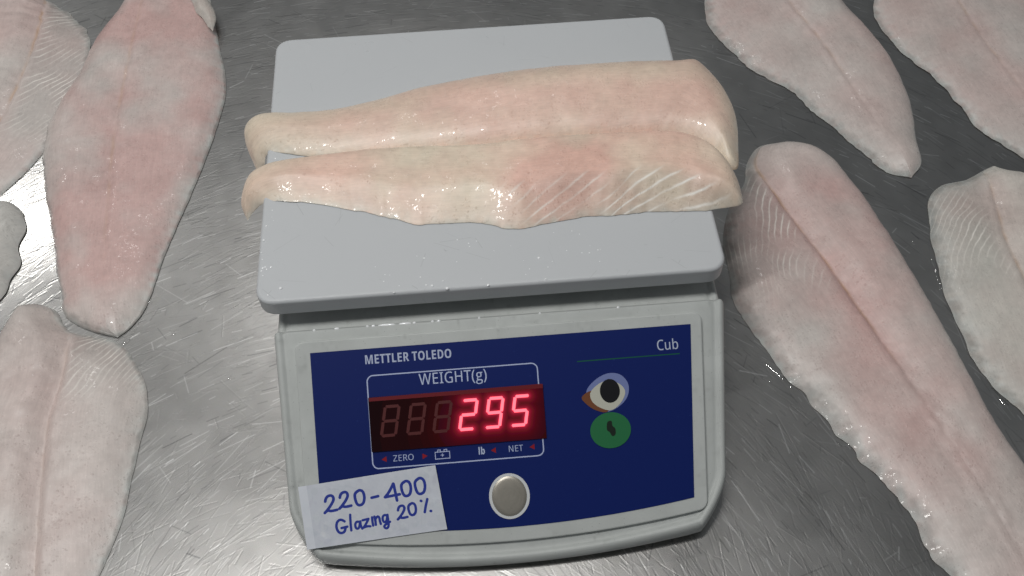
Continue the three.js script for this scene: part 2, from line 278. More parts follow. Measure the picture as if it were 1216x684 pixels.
{ // weighing platform
  const W = 230, D = 188.1, rs = roundedShape([[-W / 2, -D / 2], [W / 2, -D / 2], [W / 2, D / 2], [-W / 2, D / 2]].map(([x, y]) => [x * 0.983, y * 0.979]), 8);
  const g = new THREE.ExtrudeGeometry(rs, { depth: 8, bevelEnabled: true, bevelSize: 2, bevelThickness: 1.8, bevelSegments: 6, curveSegments: 16 });
  g.rotateX(-Math.PI / 2); g.scale(0.001, 0.001, 0.001); g.translate(0, HP - 0.0098, 0);
  mesh('weighing_platform', local(boxUV(g, 5)), platePlastic, scale);
  const s = new THREE.CylinderGeometry(0.035, 0.04, 0.018, 32); s.translate(0, 0.0652, 0); mesh('support', local(s), plastic, scale);
}

// ---------------------------------------------------------------- the handwritten paper label
{
  const TL = [-101, 63.8], TR = [-34.5, 58.6], BR = [-31, 89.7], BL = [-98.5, 93.8], NU = 24, NV = 12;
  const ink2 = canvasTexture(1024, 480, (g, w, h) => {
    g.fillStyle = '#c8ccd6'; g.fillRect(0, 0, w, h);
    const R = rng(9); for (let i = 0; i < 500; i++) { g.fillStyle = `rgba(${R() < 0.5 ? '255,255,255' : '120,130,150'},${R() * 0.06})`; g.beginPath(); g.ellipse(R() * w, R() * h, 4 + R() * 50, 3 + R() * 25, R() * 3, 0, 7); g.fill(); }
    g.fillStyle = 'rgba(225,228,236,0.5)'; g.fillRect(0, 0, 62, h);
    g.strokeStyle = '#1c3192'; g.lineCap = g.lineJoin = 'round';
    const S = (x, y, k, list, lw) => { g.lineWidth = lw; for (const pts of list) { g.beginPath(); pts.forEach(([a, b], i) => { const X = x + a * k, Y = y + b * k; if (!i) g.moveTo(X, Y); else if (i < pts.length - 1) { const n = pts[i + 1]; g.quadraticCurveTo(X, Y, x + (a + n[0]) / 2 * k, y + (b + n[1]) / 2 * k); } else g.lineTo(X, Y); }); g.stroke(); } };
    const two = [[[0.05, 0.3], [0.12, 0.02], [0.5, -0.06], [0.62, 0.22], [0.4, 0.55], [0.12, 0.85], [-0.08, 1.02]], [[-0.08, 1.02], [0.1, 0.86], [0.3, 0.98], [0.7, 0.94]]];
    const zero = [[[0.32, 0.02], [0.02, 0.1], [-0.02, 0.6], [0.1, 1.02], [0.45, 0.98], [0.62, 0.6], [0.6, 0.12], [0.36, -0.02], [0.2, 0.08]]];
    const four = [[[0.5, 0], [0.2, 0.45], [-0.12, 0.74]], [[-0.12, 0.74], [0.3, 0.72], [0.78, 0.7]], [[0.52, 0.02], [0.54, 0.5], [0.56, 1.05]]];
    S(175, 105, 118, two, 21); S(285, 96, 112, two, 21); S(400, 96, 112, zero, 21);
    S(520, 165, 80, [[[0, 0.02], [0.6, -0.03]]], 21);
    S(632, 88, 122, four, 21); S(748, 82, 112, zero, 21); S(850, 76, 118, zero, 21);
    const k = 78, lw = 18;
    S(232, 290, 105, [[[0.62, 0.2], [0.4, -0.02], [0.08, 0.15], [-0.02, 0.6], [0.15, 1], [0.5, 0.98], [0.62, 0.68]], [[0.35, 0.64], [0.75, 0.6]]], 19);      // G
    S(338, 268, 120, [[[0.06, 0], [0.0, 0.5], [-0.02, 0.98]]], lw);                                                                               // l
    const a = [[[0.62, 0.2], [0.3, 0], [0, 0.35], [0.05, 0.9], [0.4, 0.9], [0.62, 0.2]], [[0.66, 0.1], [0.6, 0.55], [0.76, 0.98]]];
    S(368, 322, 64, a, lw);                                                                                                                        // a
    S(428, 318, 62, [[[0, 0.08], [0.7, 0.02]], [[0.7, 0.02], [0.4, 0.5], [-0.02, 0.98]], [[-0.02, 0.98], [0.4, 0.86], [0.78, 0.94]]], lw);        // z
    S(490, 312, 64, [[[0.15, 0], [0.1, 0.5], [0.12, 0.98]]], lw);                                                                                 // i
    S(516, 308, 64, [[[0.02, 0.02], [0.06, 0.5], [0.02, 1]], [[0.04, 0.4], [0.3, 0], [0.56, 0.15], [0.54, 0.6], [0.6, 0.98]]], lw);                // n
    S(572, 304, 64, a.slice(0, 1), lw); S(572, 304, 64, [[[0.64, 0.1], [0.62, 0.9], [0.56, 1.5], [0.25, 1.7], [0, 1.4], [0.3, 1.15], [0.8, 0.95]]], lw);  // g
    S(690, 262, 92, two, 19); S(772, 252, 88, zero, 19);
    S(866, 240, 88, [[[0.06, 0.06], [0.1, 0.08]], [[0.62, 0], [0.4, 0.5], [0.22, 1.05]], [[0.72, 1.02], [0.76, 1.03]]], 19);                        // percent sign
  }, true);
  const P = [], T = [], I = [];
  const lift = (a, b) => 0.95 + 0.5 * Math.pow(1 - a, 3) * (0.3 + b) + 0.25 * noise(a * 5, b * 3 + 3) * a + 0.3 * Math.pow(a, 8) * (1 - b);
  for (let side = 0; side < 2; side++) for (let j = 0; j <= NV; j++) for (let i = 0; i <= NU; i++) {
    const a = i / NU, b = j / NV, u = mix(mix(TL[0], TR[0], a), mix(BL[0], BR[0], a), b), v = mix(mix(TL[1], TR[1], a), mix(BL[1], BR[1], a), b);
    P.push(u, -v, lift(a, b) - side * 0.12); T.push(a, 1 - b);
  }
  const W = NU + 1, H = NV + 1, off = W * H;
  for (let j = 0; j < NV; j++) for (let i = 0; i < NU; i++) { const q = j * W + i; I.push(q, q + W, q + 1, q + 1, q + W, q + W + 1, off + q, off + q + 1, off + q + W, off + q + 1, off + q + W + 1, off + q + W); }
  for (let i = 0; i < NU; i++) for (const q of [i, NV * W + i]) I.push(q, q + 1, off + q, q + 1, off + q + 1, off + q);
  for (let j = 0; j < NV; j++) for (const q of [j * W, j * W + NU]) I.push(q, q + W, off + q, q + W, off + q + W, off + q);
  const g = new THREE.BufferGeometry(); g.setAttribute('position', new THREE.Float32BufferAttribute(P, 3)); g.setAttribute('uv', new THREE.Float32BufferAttribute(T, 2)); g.setIndex(I); g.computeVertexNormals();
  g.applyMatrix4(slopeMatrix);
  const o = slope(-66, 92, 0.5); g.translate(-o.x, -o.y, -o.z);
  const m = mesh('paper_label', g, new THREE.MeshPhysicalMaterial({ name: 'taped paper', map: ink2, roughness: 0.5 }), scene);
  m.position.copy(o); m.userData = { label: 'small white paper label handwritten in blue, taped to the lower left of the blue panel', category: 'label' };
}

// ---------------------------------------------------------------- fish fillets
const flesh = (() => {                                           // ice grains and water beads on soft flesh, 0.12 m a side: height in r, coat roughness in g
  const N = 1024, hgt = new Float32Array(N * N), bead = new Float32Array(N * N), R = rng(8);
  for (let y = 0; y < N; y++) for (let x = 0; x < N; x++) hgt[y * N + x] = 0.32 + 0.1 * fbm(x * 0.022, y * 0.022, 3) + 0.05 * fbm(x * 0.12, y * 0.12, 2);
  for (let i = 0; i < 5200; i++) {
    const cx = R() * N, cy = R() * N; if (fbm(cx * 0.014 + 40, cy * 0.014, 3) + 0.35 * (R() - 0.5) < -0.05) continue;
    const r = 1.8 + R() * R() * 6, e = 0.6 + R() * 0.8, a = R() * 3.2, ca = Math.cos(a), sa = Math.sin(a), q = Math.ceil(r * 1.6);
    for (let y = -q; y <= q; y++) for (let x = -q; x <= q; x++) {
      const u = (x * ca + y * sa) / r * e, v = (y * ca - x * sa) / r / e, d = u * u + v * v; if (d >= 1) continue;
      const k = ((Math.floor(cy) + y + N) % N) * N + (Math.floor(cx) + x + N) % N;
      hgt[k] += (1 - d) * r * 0.038; bead[k] = Math.max(bead[k], Math.min(1, (1 - d) * 3));
    }
  }
  return dataTexture(N, N, (x, y) => { const k = y * N + x; return [hgt[k], mix(0.95, 0.3, bead[k]), 0, 1]; });
})();
flesh.wrapS = flesh.wrapT = THREE.RepeatWrapping; flesh.channel = 1; flesh.repeat.set(1 / 0.12, 1 / 0.12);

function fillet(root, spec, o) {
  const NU = o.nu ?? 240, NV = 76, NG = 36, M = (p) => V3(p[0] / 1000, p.length > 2 ? p[1] / 1000 : 0.0006, p[p.length - 1] / 1000);
  const curve = (pts, n) => new THREE.CatmullRomCurve3(pts.map(M), false, 'centripetal').getSpacedPoints(n);
  const A = curve([spec.S, ...spec.A, spec.E], NU), B = curve([spec.S, ...spec.B, spec.E], NU);
  const rag = (C, D, amp, s) => C.map((p, i) => { const w = smooth(0, 0.04, i / NU) * smooth(1, 0.96, i / NU), d = p.clone().sub(D[i]); if (d.length() < 1e-5) return p; d.normalize(); const k = p.x * 1000 + p.z * 700; return p.clone().addScaledVector(d, w * amp * (0.9 * noise(k * 0.022 + s, s) + 0.6 * noise(k * 0.1, s * 3) + 0.25 * noise(k * 0.31, s * 7))); });
  const seed = o.seed ?? 1, a = rag(A, B, o.ragA ?? 0.0006, seed), b = rag(B, A, o.ragB ?? 0.0012, seed + 5);
  const outline = [...a, ...b], len = a.reduce((s, p, i) => s + (i ? p.distanceTo(a[i - 1]) : 0), 0);
  const G = spec.G && curve(spec.G, 160);
  let vg = [];
  for (let i = 0; i <= NU; i++) {
    let best = 1e9, at = 0.5;
    if (G) for (let k = 4; k <= 96; k++) { const p = a[i].clone().lerp(b[i], k / 100); for (const q of G) { const d = (p.x - q.x) ** 2 + (p.z - q.z) ** 2; if (d < best) { best = d; at = k / 100; } } }
    vg.push(clamp(at, 0.1, 0.9));
  }
  for (let r = 0; r < 6; r++) vg = vg.map((v, i) => (vg[Math.max(0, i - 2)] + vg[Math.max(0, i - 1)] + v + vg[Math.min(NU, i + 1)] + vg[Math.min(NU, i + 2)]) / 5);
  const W = NV + 1, grid = [], dist = new Float32Array((NU + 1) * W), dgr = new Float32Array((NU + 1) * W), side = [];
  for (let i = 0; i <= NU; i++) for (let j = 0; j <= NV; j++) {
    const t = j <= NG ? j / NG : (j - NG) / (NV - NG), e = j <= NG ? 1 - Math.pow(1 - t, 1) : t;
    const spread = (x) => mix(x, 0.5 - 0.5 * Math.cos(Math.PI * x), 0.5);
    const v = j <= NG ? vg[i] * spread(e) : vg[i] + (1 - vg[i]) * spread(e);
    const p = a[i].clone().lerp(b[i], v); grid.push(p); side.push(v);
    let d = 1e9; for (const q of outline) { const k = (p.x - q.x) ** 2 + (p.y - q.y) ** 2 + (p.z - q.z) ** 2; if (k < d) d = k; }
    dist[i * W + j] = j === 0 || j === NV || i === 0 || i === NU ? 0 : Math.sqrt(d);
    const gp = a[i].clone().lerp(b[i], vg[i]); dgr[i * W + j] = p.distanceTo(gp) * (j < NG ? -1 : 1);
  }
  const at = (i, j) => grid[clamp(i, 0, NU) * W + clamp(j, 0, NV)];
  const septa = (u, dg, w) => { const s = u * len * 1000 - dg * 1000 * (o.slant ?? 0.6) - 0.018 * (dg * 1000) ** 2 * Math.sign(o.slant ?? 1) + 3.2 * noise(u * 22 + seed, dg * 45) + 0.5 * noise(u * 70, dg * 260 + seed); return Math.pow(0.5 + 0.5 * Math.cos(s / (o.gap ?? 6.5) * 6.283), 10); };
  const T0 = o.thick, TB = o.belly, H = new Float32Array(grid.length);
  for (let i = 0; i <= NU; i++) for (let j = 0; j <= NV; j++) {
    const k = i * W + j, u = i / NU, d = dist[k], dg = dgr[k], p = grid[k], bel = o.single ? smooth(-0.02, 0.02, dg) : smooth(-0.004, 0.007, dg), across = clamp(side[k] > vg[i] ? (side[k] - vg[i]) / (1 - vg[i]) : 0);
    const tl = T0 * mix(1, o.tail ?? 0.6, smooth(0.35, 1, u)), tb = TB * mix(1, o.tail ?? 0.6, smooth(0.35, 1, u)) * mix(1, o.flap ?? 0.4, across);
    const t = mix(tl, tb, bel), R = mix(o.rl ?? 0.016, o.rb ?? 0.02, bel), e = clamp(d / R);
    let h = t * Math.pow(1 - (1 - e) ** 2, mix(0.7, 0.85, bel));
    const gd = (o.groove ?? 0.4) * smooth(0, 0.05, u) * (1 - smooth(o.grooveEnd ?? 0.7, (o.grooveEnd ?? 0.7) + 0.25, u) * 0.7);
    h *= 1 - gd * Math.exp(-((dg / (dg < 0 ? 0.01 : 0.003)) ** 2));
    const n = 0.09 * fbm(p.x * 45 + seed, p.z * 45, 3) + 0.03 * fbm(p.x * 220, p.z * 220 + seed, 2);
    h *= 1 + n * 1.6;
    if (dg > 0 && o.septa) h += 0.00025 * septa(u, dg) * smooth(0, 0.008, dg) * smooth(o.septaEnd ?? 0.4, (o.septaEnd ?? 0.4) - 0.15, u) * e;
    H[k] = Math.max(h, 0);
  }
  for (let pass = 0; pass < (o.single ? 16 : 4); pass++) { const Q = H.slice(); for (let i = 1; i < NU; i++) for (let j = 1; j < NV; j++) { const k = i * W + j; if (o.single || Math.abs(j - NG) > 3) H[k] = Q[k] * 0.4 + 0.15 * (Q[k - 1] + Q[k + 1] + Q[k - W] + Q[k + W]); } }
  let vote = 0; for (let i = 4; i < NU - 4; i += 5) for (let j = 4; j < NV - 4; j += 5) vote += Math.sign(at(i + 1, j).clone().sub(at(i - 1, j)).cross(at(i, j + 1).clone().sub(at(i, j - 1))).y);
  const sgn = vote > 0 ? 1 : -1;
  const bn = grid.map((_, k) => { const i = Math.floor(k / W), j = k % W, x = at(Math.min(i + 2, NU - 1), j).clone().sub(at(Math.max(i - 2, 1), j)), y = at(i, j + 3).clone().sub(at(i, j - 3)), n = x.cross(y).multiplyScalar(sgn); if (!o.single && n.y < 0) n.negate(); return n.lengthSq() < 1e-14 ? V3(0, 1, 0) : n.normalize(); });
  const top = grid.map((p, k) => p.clone().addScaledVector(bn[k], H[k]));
  const at2 = (i, j) => top[clamp(i, 0, NU) * W + clamp(j, 0, NV)];
  const nor = top.map((_, k) => { const i = Math.floor(k / W), j = k % W, n = at2(i + 1, j).clone().sub(at2(i - 1, j)).cross(at2(i, j + 1).clone().sub(at2(i, j - 1))).multiplyScalar(sgn); if (!o.single && n.y < 0) n.negate(); return n.lengthSq() < 1e-18 ? bn[k].clone() : n.normalize(); });
  // colour of the flesh, by place along and across
  const TW = 768, TH = 384, C = o.color ?? {};
  const pale = C.pale ?? [0.66, 0.58, 0.55], pink = C.pink ?? [0.66, 0.41, 0.37], rim = C.rim ?? [0.56, 0.56, 0.54];
  const map = dataTexture(TW, TH, (x, y) => {
    const u = x / (TW - 1), tj = y / (TH - 1) * NV, fi = u * NU, i = Math.min(NU - 1, Math.floor(fi)), j = Math.min(NV - 1, Math.floor(tj)), fa = fi - i, fb = tj - j, k = i * W + j;
    const bil = (A) => mix(mix(A[k], A[k + 1], fb), mix(A[k + W], A[k + W + 1], fb), fa);
    const d = bil(dist) * 1000, dg = bil(dgr) * 1000, p = grid[k].clone().lerp(grid[k + W + 1], 0.5), X = mix(grid[k].x, grid[k + W].x, fa) + (grid[k + 1].x - grid[k].x) * fb, Z = mix(grid[k].z, grid[k + W].z, fa) + (grid[k + 1].z - grid[k].z) * fb;
    const blush = clamp(1.25 * (C.blush ?? 0.5) * (smooth(0.02, 0.2, u) * smooth(1.02, C.blushEnd ?? 0.6, u)) * (0.6 + 1.15 * fbm(X * 24 + seed * 3, Z * 24, 4)) + 0.35 * (C.blush ?? 0.5) * Math.exp(-((dg / 9) ** 2)));
    const c = pale.map((v, q) => mix(v, pink[q], blush));
    const fib = 0.045 * noise(u * len * 160 + seed, dg * 1.7) + 0.03 * noise(u * len * 300, dg * 3.1 + seed) + 0.1 * fbm(X * 420, Z * 420, 2) + 0.13 * fbm(X * 50, Z * 50 + seed, 3);
    const edge = Math.exp(-d / (dg > 0 ? C.edgeB ?? 4 : C.edgeA ?? 2.2)) * (0.75 + 0.5 * noise(X * 300, Z * 300));
    const zone = o.septa && dg > 0 ? smooth(1, 8, dg) * smooth(o.septaEnd ?? 0.4, (o.septaEnd ?? 0.4) - 0.2, u) * o.septa : 0;
    let sept = 0;
    if (o.septa) sept = dg > 0 ? o.septa * clamp(0.6 + 0.9 * noise(X * 75 + seed, Z * 75), 0, 1.2) * septa(u, dg / 1000) * smooth(1.5, 9, dg) * smooth(o.septaEnd ?? 0.4, (o.septaEnd ?? 0.4) - 0.15, u) : 0;
    const chev = o.single === 'belly' ? 0 : 0.03 * septa(u * 1.7, -Math.abs(dg) / 1000) * smooth(2, 8, Math.abs(dg));
    const gl = (C.tan ?? 0.5) * Math.exp(-(((dg - 0.4) / 1.1) ** 2)) * smooth(0.03, 0.12, u) * smooth((o.grooveEnd ?? 0.7) + 0.2, (o.grooveEnd ?? 0.7) - 0.1, u) * (0.6 + 0.7 * noise(u * 40, seed));
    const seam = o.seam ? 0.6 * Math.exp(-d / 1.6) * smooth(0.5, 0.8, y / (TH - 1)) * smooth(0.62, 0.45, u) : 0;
    const frost = hash(Math.floor(X * 2600), Math.floor(Z * 2600)) > 0.95 ? 0.26 * hash(Math.floor(Z * 2600), Math.floor(X * 2600)) : 0;
    for (let q = 0; q < 3; q++) {
      c[q] = mix(c[q], rim[q], clamp(edge));
      c[q] *= 1 - 0.2 * zone; c[q] = mix(c[q], [0.92, 0.88, 0.82][q], clamp(sept + chev + frost));
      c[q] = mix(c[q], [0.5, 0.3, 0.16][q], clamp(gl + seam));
      c[q] *= 1 + fib;
    }
    let al = 1;
    if (o.skin) { const w = dg > 0 ? o.skin : o.skinA ?? 0.4; al = 0.5 + 0.5 * smooth(0, w, d + 0.5 * w * fbm(X * 190, Z * 190, 3) * (d < w ? 1 : 0)); }
    return [...c.map(toSRGB), al];
  }, true);
  const mat = new THREE.MeshPhysicalMaterial({ name: 'wet fish flesh', map, roughness: 0.5, bumpMap: flesh, bumpScale: 0.00046, clearcoat: 0.9, clearcoatRoughness: 0.48, clearcoatRoughnessMap: flesh, transparent: !!o.skin });
  const base = root.position;
  const part = (name, j0, j1) => {
    const P = [], Nn = [], U = [], U1 = [], I = [], w = j1 - j0 + 1, off = (NU + 1) * w;
    for (let s = 0; s < 2; s++) for (let i = 0; i <= NU; i++) for (let j = j0; j <= j1; j++) {
      const k = i * W + j, p = s ? grid[k] : top[k], n = s ? bn[k].clone().negate() : nor[k];
      P.push(p.x - base.x, p.y - base.y, p.z - base.z); Nn.push(n.x, n.y, n.z); U.push(i / NU, j / NV); U1.push(p.x, p.z);
    }
    for (let i = 0; i < NU; i++) for (let j = 0; j < w - 1; j++) { const q = i * w + j; if (sgn > 0) I.push(q, q + w, q + 1, q + 1, q + w, q + w + 1, off + q, off + q + 1, off + q + w, off + q + 1, off + q + w + 1, off + q + w); else I.push(q, q + 1, q + w, q + 1, q + w + 1, q + w, off + q, off + q + w, off + q + 1, off + q + 1, off + q + w, off + q + w + 1); }
    const g = new THREE.BufferGeometry();
    g.setAttribute('position', new THREE.Float32BufferAttribute(P, 3)); g.setAttribute('normal', new THREE.Float32BufferAttribute(Nn, 3));
    g.setAttribute('uv', new THREE.Float32BufferAttribute(U, 2)); g.setAttribute('uv1', new THREE.Float32BufferAttribute(U1, 2)); g.setIndex(I);
    return mesh(name, g, mat, root);
  };
  if (o.single) part(o.single, 0, NV); else { part('loin', 0, NG); part('belly', NG, NV); }
}
const outlines = {
F1: { S: [-335.0,-293.5], A: [[-365.2,-286.3],[-380.5,-220.7],[-380.5,-152.1],[-369.5,-89.7]], B: [[-306.4,-249.0],[-287.4,-232.0],[-273.8,-208.6],[-270.0,-181.8],[-273.6,-158.4],[-278.5,-134.4],[-284.2,-107.7],[-292.9,-82.5],[-304.9,-63.7],[-320.8,-41.9]], E: [-334.4,-34.5], G: [[-314.9,-271.3],[-309.4,-232.3],[-310.4,-170.3],[-317.5,-122.4],[-336.8,-65.3]] },
F2: { S: [-226.7,-298.3], A: [[-245.8,-272.5],[-256.3,-236.5],[-268.1,-202.7],[-273.9,-166.8],[-281.6,-138.7],[-285.9,-107.9],[-279.9,-70.6],[-268.9,-31.8],[-260.9,-5.2],[-252.9,20.2],[-245.0,37.4],[-228.1,47.0]], B: [[-200.3,-280.2],[-188.8,-239.5],[-180.5,-201.4],[-173.2,-165.6],[-170.2,-144.4],[-173.3,-108.8],[-179.1,-77.8],[-187.7,-37.7],[-196.0,0.7],[-201.7,33.7],[-209.1,46.4]], E: [-215.0,51.6], G: [[-235.2,-288.8],[-236.4,-234.6],[-237.5,-189.1],[-237.4,-146.7],[-237.3,-107.1],[-234.5,-62.8],[-229.9,-8.7],[-221.4,40.7]] },
F3: { S: [-287.8,-46.9], A: [[-296.7,-54.6],[-314.5,-59.7],[-335.0,-58.2]], B: [[-283.2,-31.8],[-285.3,-19.5],[-281.8,-7.1],[-285.5,3.8],[-286.8,14.1],[-295.5,25.2],[-322.4,13.8]], E: [-357.8,-26.8], G: [[-291.9,-39.2],[-300.9,-21.6],[-325.2,-17.4]] },
F4: { S: [-266.7,24.3], A: [[-275.0,26.5],[-280.8,42.2],[-285.8,68.5],[-285.4,109.9],[-278.5,157.5],[-260.1,201.4]], B: [[-255.3,28.3],[-243.7,44.4],[-228.6,49.8],[-213.4,56.2],[-201.9,70.6],[-193.8,90.0],[-191.0,104.2],[-192.9,120.6],[-194.6,139.7],[-195.8,161.1],[-199.3,177.5],[-203.7,191.6],[-209.9,209.8],[-218.4,232.2]], E: [-228.3,240.7], G: [[-247.2,35.5],[-240.7,56.0],[-238.7,78.1],[-241.3,103.8],[-239.4,133.4],[-235.4,170.1],[-230.9,204.0],[-228.2,231.4]] },
F6: { S: [228.7,-296.0], B: [[192.4,-256.9],[176.1,-213.5],[175.2,-178.0],[183.7,-148.6],[194.2,-128.8],[210.6,-111.5],[224.1,-91.6],[234.9,-76.5],[242.8,-60.5],[252.4,-40.4],[262.0,-28.7]], A: [[263.4,-260.3],[269.3,-209.2],[275.6,-186.7],[284.9,-161.0],[291.2,-134.0],[292.4,-96.4],[286.2,-57.9],[282.0,-34.7]], E: [272.5,-24.1], G: [[226.9,-258.7],[231.9,-198.5],[244.5,-151.5],[255.2,-104.0],[263.4,-63.9],[270.6,-33.6]] },
F7: { S: [356.5,-261.6], B: [[318.0,-229.2],[297.2,-192.1],[294.1,-169.2],[299.4,-141.0],[310.7,-120.2],[320.5,-96.9],[327.1,-76.4],[330.5,-60.6],[339.5,-48.4],[348.5,-34.3],[362.7,-22.9]], A: [[403.7,-236.0],[414.6,-180.7],[414.7,-117.9],[399.6,-54.8]], E: [374.5,-18.2], G: [[357.7,-235.4],[353.9,-186.6],[358.9,-131.8],[366.6,-89.3],[373.2,-34.9]] },
F9: { S: [325.1,-27.8], B: [[306.6,-18.9],[289.2,-15.6],[277.8,-4.2],[271.5,17.9],[267.1,49.2],[263.9,78.7],[263.7,101.3],[267.6,123.3],[274.2,136.9],[279.4,144.9],[290.1,168.0]], A: [[331.0,-23.0],[342.3,-18.4],[361.5,6.3],[365.2,58.1],[355.2,115.0],[334.1,164.7]], E: [308.7,199.8], G: [[317.3,-21.4],[314.1,1.9],[309.3,34.3],[309.2,66.4],[311.5,116.5],[309.9,172.2]] },
F8: { S: [198.1,-60.2], A: [[213.6,-55.8],[226.3,-41.4],[235.2,-15.0],[241.4,8.6],[246.3,34.9],[250.9,59.9],[254.3,89.3],[259.3,126.7],[263.6,152.5],[267.9,174.2],[273.7,205.6],[276.2,239.6]], B: [[182.7,-58.7],[173.1,-47.8],[165.6,-29.1],[153.6,-13.0],[143.6,9.4],[140.4,34.6],[140.2,57.0],[145.2,76.6],[151.5,91.3],[159.2,108.3],[166.8,124.7],[178.0,150.9],[189.3,173.4],[200.0,192.5],[204.4,210.4],[212.5,230.8],[221.1,254.6],[237.1,274.8]], E: [256.2,278.3], G: [[174.6,-35.4],[181.6,-10.4],[193.0,23.6],[203.8,58.6],[211.5,86.6],[219.1,113.6],[230.8,155.5],[241.2,200.6],[248.2,237.2],[252.0,272.4]] },
loin: { S: [136.1,91.0,19.5], A: [[140.2,91.0,-5.4],[138.8,91.0,-23.1],[134.7,91.0,-37.6],[126.6,91.0,-50.9],[115.5,91.0,-51.3],[94.7,91.0,-52.5],[65.7,91.0,-53.2],[36.6,91.0,-53.2],[-2.1,91.0,-50.0],[-31.0,91.0,-44.6],[-54.7,91.0,-38.1],[-78.0,91.0,-33.1],[-101.3,91.0,-32.0],[-114.3,91.0,-33.3],[-123.3,90.0,-32.5],[-128.8,87.0,-28.2],[-129.2,83.0,-20.6]], B: [[132.7,91.0,31.1],[126.4,91.0,29.3],[121.7,91.0,21.7],[114.2,91.0,14.4],[102.4,91.0,9.6],[75.6,91.0,7.7],[48.6,91.0,7.0],[21.6,91.0,7.5],[-5.3,91.0,8.0],[-31.9,91.0,6.1],[-58.6,91.0,4.8],[-85.3,91.0,2.9],[-105.5,91.0,-2.6],[-112.6,90.0,-4.8],[-116.4,87.0,-4.9],[-118.0,83.0,-2.6]], E: [-123.0,79.0,-2.5] },
belly: { S: [131.2,91.0,53.8], A: [[131.3,91.0,43.7],[127.7,91.0,31.8],[121.1,91.0,20.5],[113.4,91.0,13.7],[102.4,91.0,9.6],[75.6,91.0,7.7],[48.6,91.0,7.0],[21.6,91.0,7.5],[-5.3,91.0,8.0],[-31.9,91.0,6.1],[-58.6,91.0,4.8],[-85.2,91.0,5.9],[-105.1,91.0,5.3],[-115.5,90.0,5.8],[-123.0,87.0,8.3],[-127.2,84.0,15.9],[-128.6,81.0,23.6]], B: [[129.7,91.0,55.2],[120.6,91.0,57.2],[94.8,91.0,55.9],[69.0,91.0,55.2],[43.1,91.0,55.6],[25.6,91.0,58.3],[16.9,91.0,60.2],[8.5,91.0,58.9],[-8.3,91.0,54.7],[-33.8,91.0,53.4],[-48.6,91.0,48.2],[-67.9,91.0,40.9],[-89.6,91.0,35.0],[-107.1,91.0,31.1],[-113.6,89.0,30.0],[-119.2,84.0,28.7],[-122.5,81.0,29.4]], E: [-125.7,78.0,31.7] },
};
const middle = (s) => V3((s.S[0] + s.E[0]) / 2000, s.S.length > 2 ? HP : 0, (s.S[s.S.length - 1] + s.E[s.E.length - 1]) / 2000);
function tableFillet(key, label, o) { const s = outlines[key]; fillet(thing('fish_fillet', label, 'fish fillet', middle(s), 'fillets lying on the steel table'), s, o); return scene.children[scene.children.length - 1]; }
const GREY = { pale: [0.6, 0.545, 0.515], pink: [0.6, 0.4, 0.375], rim: [0.64, 0.66, 0.64] };
tableFillet('F1', 'pale pink fillet cut off by the upper left corner, ribbed belly towards its neighbour', { seed: 3, thick: 0.013, belly: 0.008, septa: 0.8, septaEnd: 0.75, slant: -0.6, gap: 6.6, ragB: 0.003, skin: 5, color: { ...GREY, blush: 0.45 } });
const upright = tableFillet('F2', 'whole pink fillet lying upright left of the scale, tail pointing down', { seed: 11, thick: 0.012, belly: 0.011, flap: 0.55, groove: 0.16, ragA: 0.0014, ragB: 0.0008, skin: 1.5, skinA: 4, rb: 0.014, color: { ...GREY, blush: 0.85, blushEnd: 0.85, tan: 0.3 } });
fillet(upright, { S: [-201.8, 8.0, -234.5], A: [[-194.7, 8.0, -237.6], [-187.8, 8.0, -229.4], [-182.3, 8.0, -215.8]], B: [[-197.5, 8.0, -222.8], [-191.1, 8.0, -212.9], [-186.0, 8.0, -204.2]], E: [-181.9, 8.0, -198.4] }, { single: 'skin_flap', nu: 60, seed: 13, thick: 0.004, belly: 0.004, flap: 0.8, groove: 0, rl: 0.005, rb: 0.005, ragA: 0.0008, ragB: 0.0008, color: { pale: [0.56, 0.5, 0.46], pink: [0.58, 0.45, 0.4], rim: [0.6, 0.58, 0.54], blush: 0.2, tan: 0 } });
tableFillet('F3', 'small greyish fillet end poking in at the left edge', { seed: 19, thick: 0.012, belly: 0.012, flap: 0.9, groove: 0.1, ragA: 0.0015, ragB: 0.002, nu: 160, color: { pale: [0.64, 0.63, 0.6], pink: [0.62, 0.56, 0.53], rim: [0.6, 0.61, 0.59], blush: 0.2, tan: 0 } });
tableFillet('F4', 'greyish white fillet in the lower left corner with ribbed belly beside bare steel', { seed: 23, thick: 0.0145, belly: 0.0105, septa: 1, septaEnd: 0.42, slant: -0.9, gap: 6.8, groove: 0.42, grooveEnd: 0.9, ragB: 0.0008, skin: 2.5, color: { ...GREY, blush: 0.3, tan: 0.08 } });
tableFillet('F6', 'pinkish fillet near the upper right corner, narrow tail pointing down towards the large fillet', { seed: 31, thick: 0.012, belly: 0.008, groove: 0.22, ragB: 0.0022, ragA: 0.0012, skin: 7, color: { ...GREY, blush: 0.5, tan: 0.2, edgeB: 6 } });
tableFillet('F7', 'pinkish fillet cut off by the upper right corner, only its ragged side showing', { seed: 37, thick: 0.012, belly: 0.009, groove: 0.2, ragB: 0.002, skin: 4, color: { ...GREY, blush: 0.45, tan: 0.2, edgeB: 5 } });
tableFillet('F9', 'white fillet with pink ribbed belly cut off by the right edge', { seed: 41, thick: 0.013, belly: 0.008, septa: 0.75, septaEnd: 0.5, slant: 0.8, gap: 6.8, groove: 0.35, ragB: 0.0018, skin: 7, color: { ...GREY, pale: [0.61, 0.6, 0.55], blush: 0.3, tan: 0.3, edgeB: 7 } });
